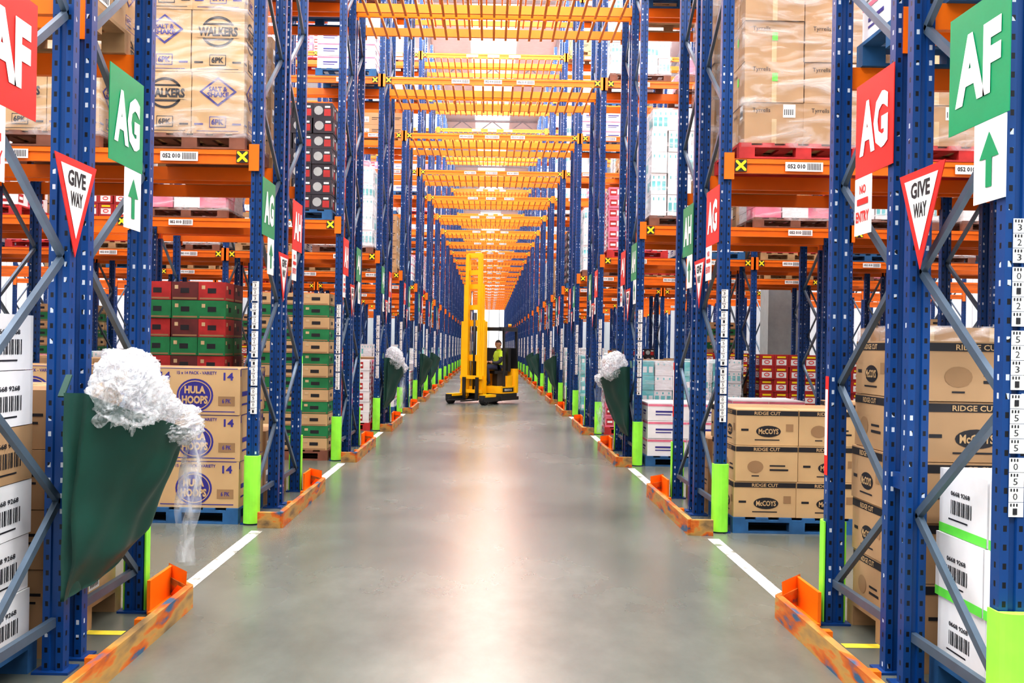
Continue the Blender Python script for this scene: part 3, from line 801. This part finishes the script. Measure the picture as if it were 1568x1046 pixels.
for s in (-1, 1):
    b = len(P)
    P += [(0.02, s*.17, 1.53), (.08, s*.25, 1.29), (.20, s*.23, 1.24), (.36, s*.14, 1.27)]
    E += [(2, b), (b, b+1), (b+1, b+2), (b+2, b+3)]; R += [.085, .065, .052, .036]
    b = len(P)
    P += [(.05, s*.10, 1.11), (.28, s*.12, 1.13), (.45, s*.13, 1.10), (.42, s*.13, .86), (.38, s*.13, .66), (.49, s*.15, .62)]
    E += [(0, b), (b, b+1), (b+1, b+2), (b+2, b+3), (b+3, b+4), (b+4, b+5)]; R += [.10, .09, .075, .062, .048, .044]
def bm_(c):
    if c.z > 1.635: return 'skin'
    if c.z < .70: return 'rubber'
    if c.x > .32 and c.z > 1.2: return 'skin'
    if c.z > 1.19:
        return 'hivis' if (abs(c.y) < .19 and c.x < .19) or c.z > 1.42 else 'jacket'
    return 'trousers'
skin_obj('body', P, E, R, 0, bm_, drv)
for s in (-1, 1):
    skin_obj('palm', [(.34, s*.14, 1.27), (.41, s*.135, 1.275)], [(0, 1)], [(.028, .024), (.04, .018)], 0, lambda c: 'skin', drv)
    for k in range(4):
        yy = s*.135+(k-1.5)*.019; l = (.032, .037, .035, .027)[k]
        skin_obj('finger_%d' % (k+1), [(.42, yy, 1.28), (.42+l, yy, 1.285), (.43+l*1.4, yy, 1.262), (.425+l, yy, 1.24)], [(0,1),(1,2),(2,3)], [.009,.009,.008,.007], 0, lambda c: 'skin', drv, 1)
    skin_obj('thumb', [(.38, s*.105, 1.275), (.405, s*.085, 1.268), (.43, s*.088, 1.255)], [(0,1),(1,2)], [.011,.010,.008], 0, lambda c: 'skin', drv, 1)
hd = bmesh.new(); bmesh.ops.create_uvsphere(hd, u_segments=32, v_segments=24, radius=1)
for v in hd.verts:
    x, y, z = v.co
    if z < 0: x *= 1+.18*z*(1 if x > 0 else 1.6); y *= 1+.28*z
    if x > .7 and abs(y) < .22 and -.35 < z < .15: x += .20*(1-abs(y)/.22)*(1-abs(z+.15)/.3 if abs(z+.15) < .3 else 0)
    if x > .5 and .05 < z < .2 and .15 < abs(y) < .5: x -= .07
    if x > .6 and -.62 < z < -.45 and abs(y) < .35: x += .04
    v.co = Vector((x*.108, y*.086, z*.130))
me = bpy.data.meshes.new('head'); hd.to_mesh(me); hd.free()
for n_ in ('skin', 'hair', 'black_print', 'card_pink'): me.materials.append(MATS[n_])
for p in me.polygons:
    p.use_smooth = True; c = p.center
    if c.z > .055 or (c.x < -.02 and c.z > -.05): p.material_index = 1
    elif c.x > .06 and .005 < c.z < .02 and .018 < abs(c.y) < .045: p.material_index = 2
    elif c.x > .06 and -.072 < c.z < -.058 and abs(c.y) < .025: p.material_index = 3
o = bpy.data.objects.new('head', me); COL.objects.link(o); o.parent = drv; o.location = (.05, 0, 1.785); o.rotation_euler = (0, 0, math.radians(15))
for s in (-1, 1):
    mb = MB(); mb.cyl((.035+s*-.02, s*.080, 1.78), (.03+s*-.02, s*.094, 1.785), .024, 'skin', 12, .028); put('ear', mb, parent=drv)
drv.parent = truck; drv.location = SEATP; drv.rotation_euler = (0, 0, SEATR)

# ---------------------------------------------------------------- lights
def area(name, loc, sx, sy, pw, col=(1, .985, .965), rot=(0, 0, 0)):
    l = bpy.data.lights.new(name, 'AREA'); l.shape = 'RECTANGLE'; l.size = sx; l.size_y = sy; l.energy = pw; l.color = col
    o = bpy.data.objects.new(name, l); COL.objects.link(o); o.location = loc; o.rotation_euler = rot; return o
for i in range(-1, 9):
    y = Y1+i*PER-1.45
    for s in (-1, 1): area('aisle_luminaire', (s*6.6, y, 12.6), 11, .7, 800 if i > 0 else 1150)  # stronger rows by the camera are unseen, added as front fill
for k in range(4):
    area('tunnel_luminaire', (0, 14+k*36, 12.7), 3.4, 35.5, 2300)  # added overhead panels that brighten the tunnel and its beams
w = bpy.data.worlds.new('World'); scene.world = w; w.use_nodes = True
nt = w.node_tree; bg = nt.nodes['Background']
sky = nt.nodes.new('ShaderNodeTexSky'); sky.sky_type = 'HOSEK_WILKIE'; sky.turbidity = 6; sky.sun_direction = (0.2, -.6, .75)
mixn = nt.nodes.new('ShaderNodeMixRGB'); mixn.inputs[0].default_value = .85; mixn.inputs[2].default_value = (1, .98, .96, 1)
nt.links.new(sky.outputs[0], mixn.inputs[1]); nt.links.new(mixn.outputs[0], bg.inputs[0]); bg.inputs[1].default_value = .72

# ---------------------------------------------------------------- camera
cd = bpy.data.cameras.new('camera'); cam = bpy.data.objects.new('camera', cd); COL.objects.link(cam)
cd.lens = 35; cd.sensor_width = 36; cd.shift_x = .023; cd.shift_y = .0045; cd.clip_end = 400
Mx = Matrix.Rotation(math.radians(90), 4, 'X') @ Matrix.Rotation(math.radians(1.0), 4, 'Z')
cam.rotation_euler = Mx.to_euler(); cam.location = (0, 0, 1.647)
scene.camera = cam
scene.view_settings.view_transform = 'Standard'
for lk in ('Medium High Contrast', 'Standard - Medium High Contrast'):
    try: scene.view_settings.look = lk; break
    except Exception: pass
scene.view_settings.exposure = 0.0
